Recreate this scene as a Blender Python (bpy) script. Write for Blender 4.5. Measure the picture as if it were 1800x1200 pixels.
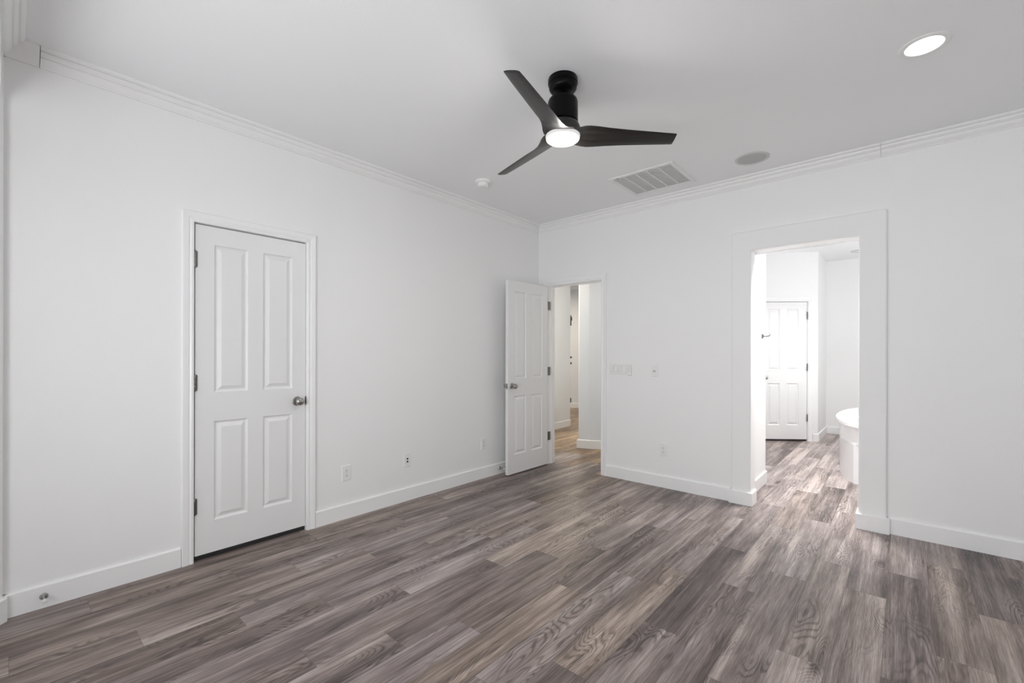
import bpy, bmesh, math, random
from mathutils import Vector, Matrix

# ------------------------------------------------------------------ scene, camera, world, light, exposure
S = bpy.context.scene
COL = S.collection
for o in list(bpy.data.objects):
    bpy.data.objects.remove(o)
S.view_settings.view_transform = 'Standard'
S.view_settings.look = 'None'
S.view_settings.exposure = 0.0
S.view_settings.gamma = 1.0
S.view_settings.use_curve_mapping = False
S.cycles.use_denoising = True
S.cycles.max_bounces = 14
S.cycles.diffuse_bounces = 8
S.cycles.glossy_bounces = 4
S.cycles.caustics_reflective = False
S.cycles.caustics_refractive = False
S.cycles.sample_clamp_indirect = 6.0

F_PX, Y0, YAW, CX, CY, CH, ROLL = 785.06, 621.73, -0.7201, 3.2212, -4.1413, 1.2643, 0.002
fwd = Vector((math.sin(YAW), math.cos(YAW), 0))
rgt = Vector((math.cos(YAW), -math.sin(YAW), 0))
up = Vector((0, 0, 1))
cx_ = rgt * math.cos(ROLL) + up * math.sin(ROLL)
cy_ = -rgt * math.sin(ROLL) + up * math.cos(ROLL)
cz_ = -fwd
cd = bpy.data.cameras.new('camera')
cam = bpy.data.objects.new('camera', cd)
COL.objects.link(cam)
M = Matrix.Identity(4)
for i in range(3):
    M[i][0], M[i][1], M[i][2] = cx_[i], cy_[i], cz_[i]
M[0][3], M[1][3], M[2][3] = CX, CY, CH
cam.matrix_world = M
cd.sensor_width = 36
cd.lens = F_PX / 1800 * 36
cd.shift_y = (Y0 - 600) / 1800
cd.clip_start = 0.005
S.camera = cam

W = bpy.data.worlds.new('world')
S.world = W
W.use_nodes = True
W.node_tree.nodes['Background'].inputs[0].default_value = (0.86, 0.93, 1, 1)
W.node_tree.nodes['Background'].inputs[1].default_value = 1.0

def area(name, loc, look, sx, sy, power, color=(1, 1, 1), spread=180):
    l = bpy.data.lights.new(name, 'AREA')
    l.shape = 'RECTANGLE'
    l.size, l.size_y = sx, sy
    l.energy = power
    l.color = color
    l.spread = math.radians(spread)
    o = bpy.data.objects.new(name, l)
    COL.objects.link(o)
    o.location = loc
    o.rotation_euler = (Vector(look) - Vector(loc)).to_track_quat('-Z', 'Y').to_euler()
    return o

# daylight through the bay windows behind the camera (sky light, and light thrown up from the ground outside)
area('daylight', (2.4, -5.32, 1.55), (2.2, 0, 1.40), 2.3, 1.7, 29, (0.97, 0.99, 1))
area('daylight', (2.5, -5.34, 0.95), (2.5, -3.2, 2.4), 2.3, 0.9, 46, (0.97, 0.985, 1))
area('daylight', (0.40, -4.88, 1.45), (1.2, -4.1, 1.5), 0.75, 1.7, 9, (0.97, 0.99, 1))
area('daylight', (4.64, -4.84, 1.45), (2.0, -2.0, 1.6), 0.75, 1.7, 3, (0.97, 0.99, 1))
# added, unseen: daylight from a bathroom window, fills over its floor and doorway
area('daylight', (4.62, 2.4, 1.75), (2.2, 2.4, 1.5), 1.9, 1.3, 28, (1, 1, 1))
area('bath_fill', (2.64, 0.40, 2.70), (2.62, 0.05, 0), 0.30, 0.30, 36, (1, 0.99, 0.97), 120)
area('bath_fill', (2.55, 2.50, 2.70), (2.55, 2.5, 0), 0.35, 0.35, 15, (1, 0.99, 0.97), 110)
# hall lights
area('hall_lamp', (-1.75, 3.4, 2.70), (-1.75, 3.4, 0), 0.5, 0.5, 40, (1, 0.86, 0.69))
area('hall_lamp', (-0.62, 0.75, 2.70), (-0.55, 0.85, 0), 0.4, 0.4, 25, (1, 0.88, 0.73))

H = 2.755           # ceiling height

# ------------------------------------------------------------------ materials
def new_mat(name):
    m = bpy.data.materials.new(name)
    m.use_nodes = True
    nt = m.node_tree
    return m, nt, nt.nodes['Principled BSDF']

def plain(name, col, rough=0.5, metal=0.0, bump=0.0, bscale=200, mott=0.0, coat=0.0):
    m, nt, b = new_mat(name)
    b.inputs['Roughness'].default_value = rough
    b.inputs['Metallic'].default_value = metal
    b.inputs['Coat Weight'].default_value = coat
    tc = nt.nodes.new('ShaderNodeTexCoord')
    n = nt.nodes.new('ShaderNodeTexNoise')
    n.inputs['Scale'].default_value = bscale
    n.inputs['Detail'].default_value = 3
    nt.links.new(tc.outputs['Object'], n.inputs['Vector'])
    mx = nt.nodes.new('ShaderNodeMix')
    mx.data_type = 'RGBA'
    c2 = tuple(max(0, c * (1 - mott)) for c in col)
    mx.inputs[6].default_value = (*col, 1)
    mx.inputs[7].default_value = (*c2, 1)
    nt.links.new(n.outputs['Fac'], mx.inputs[0])
    nt.links.new(mx.outputs[2], b.inputs['Base Color'])
    if bump:
        bp = nt.nodes.new('ShaderNodeBump')
        bp.inputs['Strength'].default_value = bump
        bp.inputs['Distance'].default_value = 0.002
        nt.links.new(n.outputs['Fac'], bp.inputs['Height'])
        nt.links.new(bp.outputs['Normal'], b.inputs['Normal'])
    return m

def emis(name, col, strength):
    m, nt, b = new_mat(name)
    b.inputs['Base Color'].default_value = (0.8, 0.8, 0.8, 1)
    b.inputs['Emission Color'].default_value = (*col, 1)
    b.inputs['Emission Strength'].default_value = strength
    return m

MW = plain('wall_paint', (0.87, 0.87, 0.87), 0.55, bump=0.25, bscale=110, mott=0.015)
MC = plain('ceiling_paint', (0.872, 0.882, 0.892), 0.7, bump=0.25, bscale=110, mott=0.015)
MT = plain('trim_paint', (0.88, 0.88, 0.88), 0.33, mott=0.01, bscale=20)
MD = plain('door_paint', (0.81, 0.81, 0.81), 0.36, mott=0.01, bscale=30)
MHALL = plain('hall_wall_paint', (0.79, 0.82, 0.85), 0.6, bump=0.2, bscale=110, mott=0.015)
MNI = plain('brushed_nickel', (0.42, 0.41, 0.39), 0.28, 1.0, mott=0.1, bscale=60)
MHG = plain('dark_hinge_steel', (0.20, 0.195, 0.18), 0.35, 1.0)
MCH = plain('chrome', (0.75, 0.75, 0.76), 0.12, 1.0)
MDK = plain('dark_metal_and_shade', (0.05, 0.05, 0.05), 0.4, 0.6)
MBK = plain('matte_black', (0.0035, 0.0035, 0.0035), 0.30, 0.0, mott=0.2, bscale=40)
MPL = plain('white_plastic', (0.84, 0.84, 0.83), 0.3, mott=0.01)
MPG = plain('grey_plastic', (0.58, 0.58, 0.58), 0.4)
MSLOT = plain('slot_black', (0.02, 0.02, 0.02), 0.5)
MGR = plain('speaker_grille', (0.56, 0.56, 0.56), 0.6, bump=0.4, bscale=400, mott=0.2)
MRUB = plain('white_rubber', (0.75, 0.75, 0.73), 0.6)
MACR = plain('white_acrylic', (0.86, 0.86, 0.86), 0.15, coat=0.3)
MTILE = plain('apron_panel', (0.78, 0.78, 0.79), 0.3, mott=0.04, bscale=8)
MVENT = plain('vent_enamel', (0.80, 0.80, 0.80), 0.4)
MVDK = plain('vent_inside', (0.75, 0.75, 0.75), 0.7)
MLENS = emis('lit_lens', (1, 0.97, 0.92), 7)
MFANL = emis('lit_diffuser', (1, 0.97, 0.93), 3.0)
MFANS = emis('lit_diffuser_rim', (1, 0.97, 0.94), 0.60)
MFANS.node_tree.nodes['Principled BSDF'].inputs['Base Color'].default_value = (0.2, 0.2, 0.2, 1)
MBK.node_tree.nodes['Principled BSDF'].inputs['Specular IOR Level'].default_value = 0.12
MBK.node_tree.nodes['Principled BSDF'].inputs['Metallic'].default_value = 0.0
MGLS, _nt, _b = new_mat('window_glass')
_nt.nodes.remove(_b)
_tr = _nt.nodes.new('ShaderNodeBsdfTransparent')
_gl = _nt.nodes.new('ShaderNodeBsdfGlossy')
_gl.inputs['Roughness'].default_value = 0.02
_ms = _nt.nodes.new('ShaderNodeMixShader')
_ms.inputs[0].default_value = 0.05
_nt.links.new(_tr.outputs[0], _ms.inputs[1])
_nt.links.new(_gl.outputs[0], _ms.inputs[2])
_nt.links.new(_ms.outputs[0], _nt.nodes['Material Output'].inputs[0])

def blade_mat():
    m, nt, b = new_mat('dark_blade_wood')
    tc = nt.nodes.new('ShaderNodeTexCoord')
    mp = nt.nodes.new('ShaderNodeMapping')
    mp.inputs['Scale'].default_value = (3, 60, 60)
    n = nt.nodes.new('ShaderNodeTexNoise')
    n.inputs['Scale'].default_value = 1.5
    n.inputs['Detail'].default_value = 5
    nt.links.new(tc.outputs['Object'], mp.inputs[0])
    nt.links.new(mp.outputs[0], n.inputs['Vector'])
    r = nt.nodes.new('ShaderNodeValToRGB')
    r.color_ramp.elements[0].position = 0.3
    r.color_ramp.elements[0].color = (0.005, 0.0047, 0.0044, 1)
    r.color_ramp.elements[1].position = 0.75
    r.color_ramp.elements[1].color = (0.022, 0.020, 0.018, 1)
    nt.links.new(n.outputs['Fac'], r.inputs[0])
    nt.links.new(r.outputs[0], b.inputs['Base Color'])
    b.inputs['Roughness'].default_value = 0.30
    return m
MBL = blade_mat()

PW, PL, PX0 = 0.171, 1.127, 0.077    # plank width, length, grid start

def floor_mat():
    m, nt, b = new_mat('oak_planks')
    N = nt.nodes.new
    L = nt.links.new
    def attr(name):
        a = N('ShaderNodeAttribute')
        a.attribute_name = name
        return a
    def math_(op, a, c=None, clamp=False):
        q = N('ShaderNodeMath')
        q.operation = op
        q.use_clamp = clamp
        for i, v in enumerate((a, c)):
            if v is None:
                continue
            if isinstance(v, (int, float)):
                q.inputs[i].default_value = v
            else:
                L(v, q.inputs[i])
        return q.outputs[0]
    pl = attr('plank')        # across, along, seed
    tone = attr('tone').outputs['Fac']
    warm = attr('warm').outputs['Fac']
    sp = N('ShaderNodeSeparateXYZ')
    L(pl.outputs['Vector'], sp.inputs[0])
    ac, al, sd = sp.outputs[0], sp.outputs[1], sp.outputs[2]
    def vec(sx, sy, ss):
        c = N('ShaderNodeCombineXYZ')
        L(math_('MULTIPLY', ac, sx), c.inputs[0])
        L(math_('MULTIPLY', al, sy), c.inputs[1])
        L(math_('MULTIPLY', sd, ss), c.inputs[2])
        return c.outputs[0]
    def noise(v, detail=3, rough=0.55, dist=0.0):
        n = N('ShaderNodeTexNoise')
        n.inputs['Scale'].default_value = 1
        n.inputs['Detail'].default_value = detail
        n.inputs['Roughness'].default_value = rough
        n.inputs['Distortion'].default_value = dist
        L(v, n.inputs['Vector'])
        return n.outputs['Fac']
    def remap(x, a, c, lo, hi):
        q = N('ShaderNodeMapRange')
        q.inputs[1].default_value = a
        q.inputs[2].default_value = c
        q.inputs[3].default_value = lo
        q.inputs[4].default_value = hi
        L(x, q.inputs[0])
        return q.outputs[0]
    streak = noise(vec(24, 0.95, 17.3), 3, 0.6, 0.5)
    broad = noise(vec(10, 0.7, 27.9), 2, 0.5, 0.3)
    blot = noise(vec(9, 2.6, 5.1), 2, 0.5, 0.4)
    fine = noise(vec(230, 9, 3.7), 4, 0.7)
    mid = noise(vec(70, 2.2, 9.9), 4, 0.65, 0.4)
    # knots
    vo = N('ShaderNodeTexVoronoi')
    vo.inputs['Scale'].default_value = 1
    L(vec(6.0, 2.3, 31.7), vo.inputs['Vector'])
    sc = N('ShaderNodeSeparateColor')
    L(vo.outputs['Color'], sc.inputs[0])
    pick = math_('GREATER_THAN', sc.outputs[0], 0.72)
    dwob = math_('ADD', vo.outputs['Distance'], math_('MULTIPLY', math_('SUBTRACT', mid, 0.5), 0.12))
    knot = math_('MULTIPLY', remap(dwob, 0.03, 0.17, 1.0, 0.0), pick)
    halo = math_('MULTIPLY', remap(dwob, 0.08, 0.48, 1.0, 0.0), pick)
    # cathedral figure : contour lines of a smooth stretched noise, wrapping round the knots
    cont = noise(vec(8.0, 1.3, 13.7), 1.5, 0.45, 0.25)
    ph = math_('ADD', math_('MULTIPLY', cont, 170.0), math_('MULTIPLY', mid, 5.0))
    ph = math_('ADD', ph, math_('MULTIPLY', halo, 34.0))
    rings = remap(math_('SINE', ph), 0.0, 1.0, 0.0, 1.0)
    rmask = remap(noise(vec(6, 1.6, 23.1), 1, 0.5), 0.50, 0.64, 0.0, 1.0)
    rings = math_('MULTIPLY', rings, math_('MAXIMUM', rmask, halo))
    pores = remap(noise(vec(330, 6, 51.3), 2, 0.6), 0.56, 0.70, 0.0, 1.0)
    t = math_('ADD', math_('ADD', tone, 0.02), math_('MULTIPLY', math_('SUBTRACT', streak, 0.5), 0.95))
    t = math_('ADD', t, math_('MULTIPLY', math_('SUBTRACT', broad, 0.5), 0.85))
    t = math_('ADD', t, math_('MULTIPLY', math_('SUBTRACT', blot, 0.5), 0.5))
    t = math_('ADD', t, math_('MULTIPLY', math_('SUBTRACT', fine, 0.5), 0.75))
    t = math_('ADD', t, math_('MULTIPLY', math_('SUBTRACT', mid, 0.5), 0.7))
    t = math_('SUBTRACT', t, math_('MULTIPLY', rings, 0.30))
    t = math_('SUBTRACT', t, math_('MULTIPLY', knot, 0.42))
    t = math_('SUBTRACT', t, math_('MULTIPLY', halo, 0.12))
    t = math_('SUBTRACT', t, math_('MULTIPLY', pores, 0.14))
    ramp = N('ShaderNodeValToRGB')
    e = ramp.color_ramp.elements
    e[0].position, e[0].color = 0.05, (0.050, 0.037, 0.034, 1)
    e[1].position, e[1].color = 0.95, (0.51, 0.445, 0.425, 1)
    for p, c in ((0.32, (0.127, 0.098, 0.092, 1)), (0.55, (0.225, 0.184, 0.175, 1)), (0.76, (0.352, 0.299, 0.286, 1))):
        k = e.new(p)
        k.color = c
    L(t, ramp.inputs[0])
    # warm / cool shift per plank and streak, hall lamplight included
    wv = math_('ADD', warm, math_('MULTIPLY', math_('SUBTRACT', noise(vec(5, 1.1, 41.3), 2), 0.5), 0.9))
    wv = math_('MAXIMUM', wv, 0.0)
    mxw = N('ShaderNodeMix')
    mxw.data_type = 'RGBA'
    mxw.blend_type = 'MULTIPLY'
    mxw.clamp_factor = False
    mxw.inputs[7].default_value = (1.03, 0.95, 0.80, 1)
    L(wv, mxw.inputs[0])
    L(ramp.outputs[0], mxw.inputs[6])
    # seams
    ed = math_('MINIMUM', ac, math_('SUBTRACT', PW, ac))
    en = math_('MINIMUM', al, math_('SUBTRACT', PL, al))
    seam = remap(math_('MINIMUM', ed, en), 0.0006, 0.0020, 0.45, 0.0)
    mxs = N('ShaderNodeMix')
    mxs.data_type = 'RGBA'
    mxs.inputs[7].default_value = (0.06, 0.05, 0.046, 1)
    L(seam, mxs.inputs[0])
    L(mxw.outputs[2], mxs.inputs[6])
    L(mxs.outputs[2], b.inputs['Base Color'])
    L(remap(fine, 0.3, 0.7, 0.45, 0.35), b.inputs['Roughness'])
    bp = N('ShaderNodeBump')
    bp.inputs['Strength'].default_value = 0.12
    bp.inputs['Distance'].default_value = 0.0012
    L(math_('SUBTRACT', fine, math_('MULTIPLY', seam, 2.0)), bp.inputs['Height'])
    L(bp.outputs[0], b.inputs['Normal'])
    return m
MF = floor_mat()

# ------------------------------------------------------------------ mesh helpers
def obj(name, bm, mat=None, parent=None, smooth=None, bevel=0.0, seg=2):
    me = bpy.data.meshes.new(name)
    bmesh.ops.recalc_face_normals(bm, faces=bm.faces[:])
    bm.to_mesh(me)
    bm.free()
    o = bpy.data.objects.new(name, me)
    COL.objects.link(o)
    if mat is not None:
        for mm in (mat if isinstance(mat, (list, tuple)) else [mat]):
            me.materials.append(mm)
    if parent is not None:
        o.parent = parent
    if smooth is not None:
        for p in me.polygons:
            p.use_smooth = True
        try:
            me.set_sharp_from_angle(angle=math.radians(smooth))
        except Exception:
            pass
    if bevel:
        b = o.modifiers.new('bevel', 'BEVEL')
        b.width = bevel
        b.segments = seg
        b.limit_method = 'ANGLE'
        b.angle_limit = math.radians(40)
    return o

def box(bm, a, c):
    x0, y0, z0 = a
    x1, y1, z1 = c
    v = [bm.verts.new(p) for p in ((x0, y0, z0), (x1, y0, z0), (x1, y1, z0), (x0, y1, z0), (x0, y0, z1), (x1, y0, z1), (x1, y1, z1), (x0, y1, z1))]
    for f in ((0, 3, 2, 1), (4, 5, 6, 7), (0, 1, 5, 4), (1, 2, 6, 5), (2, 3, 7, 6), (3, 0, 4, 7)):
        bm.faces.new([v[i] for i in f])
    return v

def obox(bm, p0, p1, z0, z1, t0, t1):
    """box along p0->p1 in plan, between offsets t0,t1 along the left-hand normal"""
    p0, p1 = Vector(p0), Vector(p1)
    d = (p1 - p0).normalized()
    n = Vector((-d.y, d.x))
    q = [p0 + n * t0, p1 + n * t0, p1 + n * t1, p0 + n * t1]
    lo = [bm.verts.new((a.x, a.y, z0)) for a in q]
    hi = [bm.verts.new((a.x, a.y, z1)) for a in q]
    bm.faces.new(lo[::-1])
    bm.faces.new(hi)
    for i in range(4):
        j = (i + 1) % 4
        bm.faces.new((lo[i], lo[j], hi[j], hi[i]))

def prism(bm, pts, z0, z1):
    lo = [bm.verts.new((x, y, z0)) for x, y in pts]
    hi = [bm.verts.new((x, y, z1)) for x, y in pts]
    bm.faces.new(lo[::-1])
    bm.faces.new(hi)
    n = len(pts)
    for i in range(n):
        j = (i + 1) % n
        bm.faces.new((lo[i], lo[j], hi[j], hi[i]))

def lathe(bm, prof, seg=32, origin=(0, 0, 0), axis=(0, 0, 1), closed=False):
    """prof = (radius, height) along axis"""
    ax = Vector(axis).normalized()
    t = Vector((1, 0, 0)) if abs(ax.x) < 0.9 else Vector((0, 1, 0))
    u = ax.cross(t).normalized()
    w = ax.cross(u)
    O = Vector(origin)
    rows = []
    for r, h in prof:
        if r < 1e-6:
            rows.append([bm.verts.new(O + ax * h)])
        else:
            rows.append([bm.verts.new(O + ax * h + (u * math.cos(2 * math.pi * k / seg) + w * math.sin(2 * math.pi * k / seg)) * r) for k in range(seg)])
    pairs = list(zip(rows, rows[1:]))
    if closed:
        pairs.append((rows[-1], rows[0]))
    for a, c in pairs:
        for k in range(seg):
            j = (k + 1) % seg
            if len(a) == 1 and len(c) == 1:
                continue
            if len(a) == 1:
                bm.faces.new((a[0], c[k], c[j]))
            elif len(c) == 1:
                bm.faces.new((a[k], a[j], c[0]))
            else:
                bm.faces.new((a[k], a[j], c[j], c[k]))

def tube(bm, pts, r, seg=10):
    pts = [Vector(p) for p in pts]
    rows = []
    for i, p in enumerate(pts):
        d = (pts[min(i + 1, len(pts) - 1)] - pts[max(i - 1, 0)]).normalized()
        t = Vector((0, 0, 1)) if abs(d.z) < 0.9 else Vector((1, 0, 0))
        u = d.cross(t).normalized()
        w = d.cross(u)
        rr = r[i] if isinstance(r, (list, tuple)) else r
        rows.append([bm.verts.new(p + (u * math.cos(2 * math.pi * k / seg) + w * math.sin(2 * math.pi * k / seg)) * rr) for k in range(seg)])
    for a, c in zip(rows, rows[1:]):
        for k in range(seg):
            j = (k + 1) % seg
            bm.faces.new((a[k], a[j], c[j], c[k]))
    bm.faces.new(rows[0][::-1])
    bm.faces.new(rows[-1])

def thing(name, label, cat, loc=(0, 0, 0), rotz=0.0, group=None):
    o = bpy.data.objects.new(name, None)
    o.empty_display_size = 0.05
    COL.objects.link(o)
    o.location = loc
    o.rotation_euler = (0, 0, rotz)
    o['label'] = label
    o['category'] = cat
    if group:
        o['group'] = group
    return o

def struct(name, bm, mat, label=None, **k):
    o = obj(name, bm, mat, **k)
    o['kind'] = 'structure'
    if label:
        o['label'] = label
    o['category'] = name.split('_')[0]
    return o

def structE(name, label, loc=(0, 0, 0), rotz=0.0):
    o = bpy.data.objects.new(name, None)
    o.empty_display_size = 0.05
    COL.objects.link(o)
    o.location = loc
    o.rotation_euler = (0, 0, rotz)
    o['kind'] = 'structure'
    o['label'] = label
    o['category'] = name.split('_')[0]
    return o

# ------------------------------------------------------------------ floor (planks)
TONES = {}
def tn(col, y, t, w=0.3):
    TONES[(col, y)] = (t, w)
JOINT = {20: -1.0, 19: -0.425, 18: -0.74, 17: -1.125, 16: -1.95, 15: -1.187, 14: -1.51, 13: -1.01, 12: -1.52, 11: -0.663, 10: -0.995,
         9: -0.46, 8: -1.87, 7: -1.05, 6: -1.60, 5: -1.93, 4: -1.14, 3: -1.485, 2: -1.87, 1: -2.138, 0: -1.60, -1: -0.5, 21: -1.5, 22: -0.7, 23: -1.2}
# (column, y inside the plank, tone, warm)
for c, y, t, w in ((20, -0.5, 0.36, 0.0), (20, -1.6, 0.56, 0.6), (19, -0.2, 0.55, 0.2), (19, -1.0, 0.50, 0.55), (19, -2.0, 0.56, 0.5),
                   (18, -0.3, 0.48, 0.1), (18, -1.3, 0.38, 0.2), (18, -2.2, 0.36, 0.2), (17, -0.6, 0.44, 0.2), (17, -1.7, 0.56, 0.4),
                   (16, -0.4, 0.58, 0.1), (16, -1.5, 0.52, 0.4), (16, -2.2, 0.68, 0.4), (15, -0.6, 0.66, 0.1), (15, -1.7, 0.45, 0.25),
                   (15, -2.5, 0.66, 0.4), (14, -1.0, 0.60, 0.2), (14, -2.1, 0.38, 0.2), (13, -0.6, 0.48, 0.0), (13, -1.6, 0.38, 0.15),
                   (13, -2.6, 0.58, 0.15), (12, -1.0, 0.60, 0.1), (12, -0.2, 0.42, 0.0), (12, -2.1, 0.58, 0.7), (12, -3.0, 0.38, 0.1),
                   (11, -0.3, 0.50, 0.0), (11, -1.2, 0.50, 0.2), (11, -2.3, 0.64, 0.1), (11, -3.3, 0.52, 0.3), (10, -0.5, 0.54, 0.0),
                   (10, -1.6, 0.36, 0.2), (10, -2.6, 0.57, 0.7), (9, -0.2, 0.46, 0.0), (9, -1.0, 0.62, 0.15), (9, -2.1, 0.36, 0.5), (9, -3.1, 0.54, 0.0),
                   (8, -0.5, 0.50, 0.3), (8, -1.3, 0.60, 0.6), (8, -2.4, 0.33, 0.15), (8, -3.4, 0.5, 0.2), (7, -0.5, 0.56, 0.5), (7, -1.6, 0.58, 0.6),
                   (7, -2.7, 0.50, 0.1), (7, -3.7, 0.42, 0.3), (6, -1.0, 0.55, 0.5), (6, -2.1, 0.58, 0.1), (6, -3.1, 0.52, 0.1), (5, -0.3, 0.42, 0.8),
                   (5, -1.3, 0.50, 0.5), (5, -2.4, 0.52, 0.1), (5, -3.5, 0.44, 0.3), (4, -0.5, 0.35, 0.9), (4, -1.7, 0.55, 0.2), (4, -2.8, 0.50, 0.1),
                   (4, -3.8, 0.38, 0.5), (3, -0.7, 0.50, 0.3), (3, -2.0, 0.46, 0.1), (3, -3.1, 0.56, 0.4), (3, -4.0, 0.38, 0.6), (2, -1.3, 0.50, 0.2),
                   (2, -2.4, 0.55, 0.2), (2, -3.5, 0.44, 0.6), (1, -1.5, 0.50, 0.3), (1, -2.7, 0.55, 0.5), (1, -3.8, 0.36, 0.6), (0, -2.2, 0.48, 0.7), (0, -3.3, 0.42, 0.7)):
    tn(c, y, t + (0.05 if c >= 17 else 0.0), w)

def build_floor():
    rnd = random.Random(11)
    verts, faces, A_pl, A_t, A_w = [], [], [], [], []
    X0, X1, Y0_, Y1_ = -6.2, 6.2, -6.4, 6.4
    i0 = math.floor((X0 - PX0) / PW)
    i1 = math.ceil((X1 - PX0) / PW)
    for i in range(i0, i1):
        j = JOINT.get(i, None)
        if j is None:
            j = -rnd.random() * PL
        k0 = math.floor((Y0_ - j) / PL)
        k1 = math.ceil((Y1_ - j) / PL)
        for k in range(k0, k1):
            ya, yb = j + k * PL, j + (k + 1) * PL
            t, w = 0.50 + rnd.uniform(-0.10, 0.12), rnd.uniform(0, 0.5)
            for (cc, yy), (tt, ww) in TONES.items():
                if cc == i and ya < yy < yb:
                    t, w = tt, ww
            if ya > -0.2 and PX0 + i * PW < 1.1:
                t, w = 0.56 + rnd.uniform(-0.08, 0.10), 1.9 + rnd.uniform(0, 0.4)  # hall planks: warm lamplight put into the plank colour
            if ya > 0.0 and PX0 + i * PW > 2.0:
                t, w = 0.70 + rnd.uniform(-0.05, 0.10), rnd.uniform(0, 0.2)  # bathroom planks: bright haze of the room put into a paler tone
            sd = rnd.uniform(0, 50)
            xa = PX0 + i * PW
            n = len(verts)
            for (x, y) in ((xa, ya), (xa + PW, ya), (xa + PW, yb), (xa, yb)):
                verts.append((x, y, 0))
                A_pl += [x - xa, y - ya, sd]
                A_t.append(t)
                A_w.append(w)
            faces.append((n, n + 1, n + 2, n + 3))
    me = bpy.data.meshes.new('floor')
    me.from_pydata(verts, [], faces)
    a = me.attributes.new('plank', 'FLOAT_VECTOR', 'POINT')
    a.data.foreach_set('vector', A_pl)
    a = me.attributes.new('tone', 'FLOAT', 'POINT')
    a.data.foreach_set('value', A_t)
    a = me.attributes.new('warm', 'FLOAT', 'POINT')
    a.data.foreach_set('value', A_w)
    me.materials.append(MF)
    o = bpy.data.objects.new('floor', me)
    COL.objects.link(o)
    o['kind'] = 'structure'
    o['label'] = 'grey brown wood plank floor running through all rooms'
    o['category'] = 'floor'
build_floor()

# ------------------------------------------------------------------ ceiling
bm = bmesh.new()
box(bm, (-6.2, -6.4, H), (6.2, 6.4, H + 0.15))
struct('ceiling', bm, MC, 'flat white ceiling above all rooms')

# ------------------------------------------------------------------ walls
RX = 5.0          # right wall of the bedroom
WT = 0.12
# left wall with the closed door opening
bm = bmesh.new()
D1A, D1B, D1H = -3.380, -2.708, 2.056
box(bm, (-WT, -4.30, 0), (0, D1A - 0.02, H))
box(bm, (-WT, D1B + 0.02, 0), (0, 0.12, H))
box(bm, (-WT, D1A - 0.02, D1H + 0.02), (0, D1B + 0.02, H))
struct('wall_left', bm, MW, 'white wall with the closed panel door')

# back wall with hall opening and bath opening
HX0, HX1, HH = 0.150, 0.835, 2.040
BX0, BX1, BH = 2.263, 2.973, 2.130
bm = bmesh.new()
box(bm, (0, 0, 0), (HX0 - 0.02, WT, H))
box(bm, (HX0 - 0.02, 0, HH + 0.02), (HX1 + 0.02, WT, H))
box(bm, (HX1 + 0.02, 0, 0), (BX0, WT, H))
box(bm, (BX0, 0, BH), (BX1, WT, H))
box(bm, (BX1, 0, 0), (RX + WT, WT, H))
struct('wall_back', bm, MW, 'white wall with the hall doorway and the bathroom opening')

bm = bmesh.new()
box(bm, (RX, -4.3, 0), (RX + WT, 0, H))
struct('wall_right', bm, MW, 'white wall on the right side of the bedroom')

# bay behind the camera : header, returns and three window walls
BAY = [(0.060, -4.158), (1.00, -5.02), (4.00, -5.02), (4.95, -4.158)]
bm = bmesh.new()
prism(bm, [(0.03, -4.147), (RX, -4.186), (RX, -4.30), (0.03, -4.30)], 2.46, H)
prism(bm, [(0.0, -4.141), (0.040, -4.141), (0.060, -4.158), (0.0, -4.30)], 0, H)
prism(bm, [(RX, -4.180), (RX, -4.30), (4.95, -4.158), (4.955, -4.180)], 0, 2.46)
prism(bm, [(0.0, -4.16), (RX, -4.16), (4.0, -5.2), (1.0, -5.2)], 2.46, 2.56)
struct('wall_front', bm, MW, 'white header wall over the window bay')

def window_wall(name, p0, p1, s0, s1, z0, z1, idx, nv, top=2.555):
    p0, p1 = Vector(p0), Vector(p1)
    d = (p1 - p0)
    Ln = d.length
    d.normalize()
    a, c = p0 + d * s0, p0 + d * s1
    bm = bmesh.new()
    obox(bm, p0, a, 0, top, -0.15, 0)
    obox(bm, c, p1, 0, top, -0.15, 0)
    obox(bm, a, c, 0, z0, -0.15, 0)
    obox(bm, a, c, z1, top, -0.15, 0)
    struct(name, bm, MW, 'white window wall ' + name.split('_', 1)[1].replace('_', ' '))
    w = structE('window_%d' % idx, 'white framed window in ' + name.replace('_', ' '))
    bm = bmesh.new()
    f = 0.045
    obox(bm, a, a + d * f, z0, z1, -0.12, -0.06)
    obox(bm, c - d * f, c, z0, z1, -0.12, -0.06)
    obox(bm, a + d * f, c - d * f, z0, z0 + f, -0.12, -0.06)
    obox(bm, a + d * f, c - d * f, z1 - f, z1, -0.12, -0.06)
    for k in range(1, nv):
        m = a + (c - a) * (k / nv)
        obox(bm, m - d * 0.02, m + d * 0.02, z0 + f, z1 - f, -0.115, -0.065)
    obj('window_frame', bm, MT, w)
    bm = bmesh.new()
    obox(bm, a + d * f, c - d * f, z0 + f, z1 - f, -0.092, -0.088)
    obj('window_pane', bm, MGLS, w)
    bm = bmesh.new()
    obox(bm, a - d * 0.03, c + d * 0.03, z0 - 0.025, z0, -0.06, 0.03)
    obj('window_sill', bm, MT, w)

window_wall('wall_bay_left', BAY[0][:2], BAY[1], 0.26, 1.10, 0.55, 2.35, 1, 1)
window_wall('wall_bay_middle', BAY[1], BAY[2], 0.30, 2.70, 0.55, 2.35, 2, 3)
window_wall('wall_bay_right', BAY[2], BAY[3], 0.18, 1.02, 0.55, 2.35, 3, 1)

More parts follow.
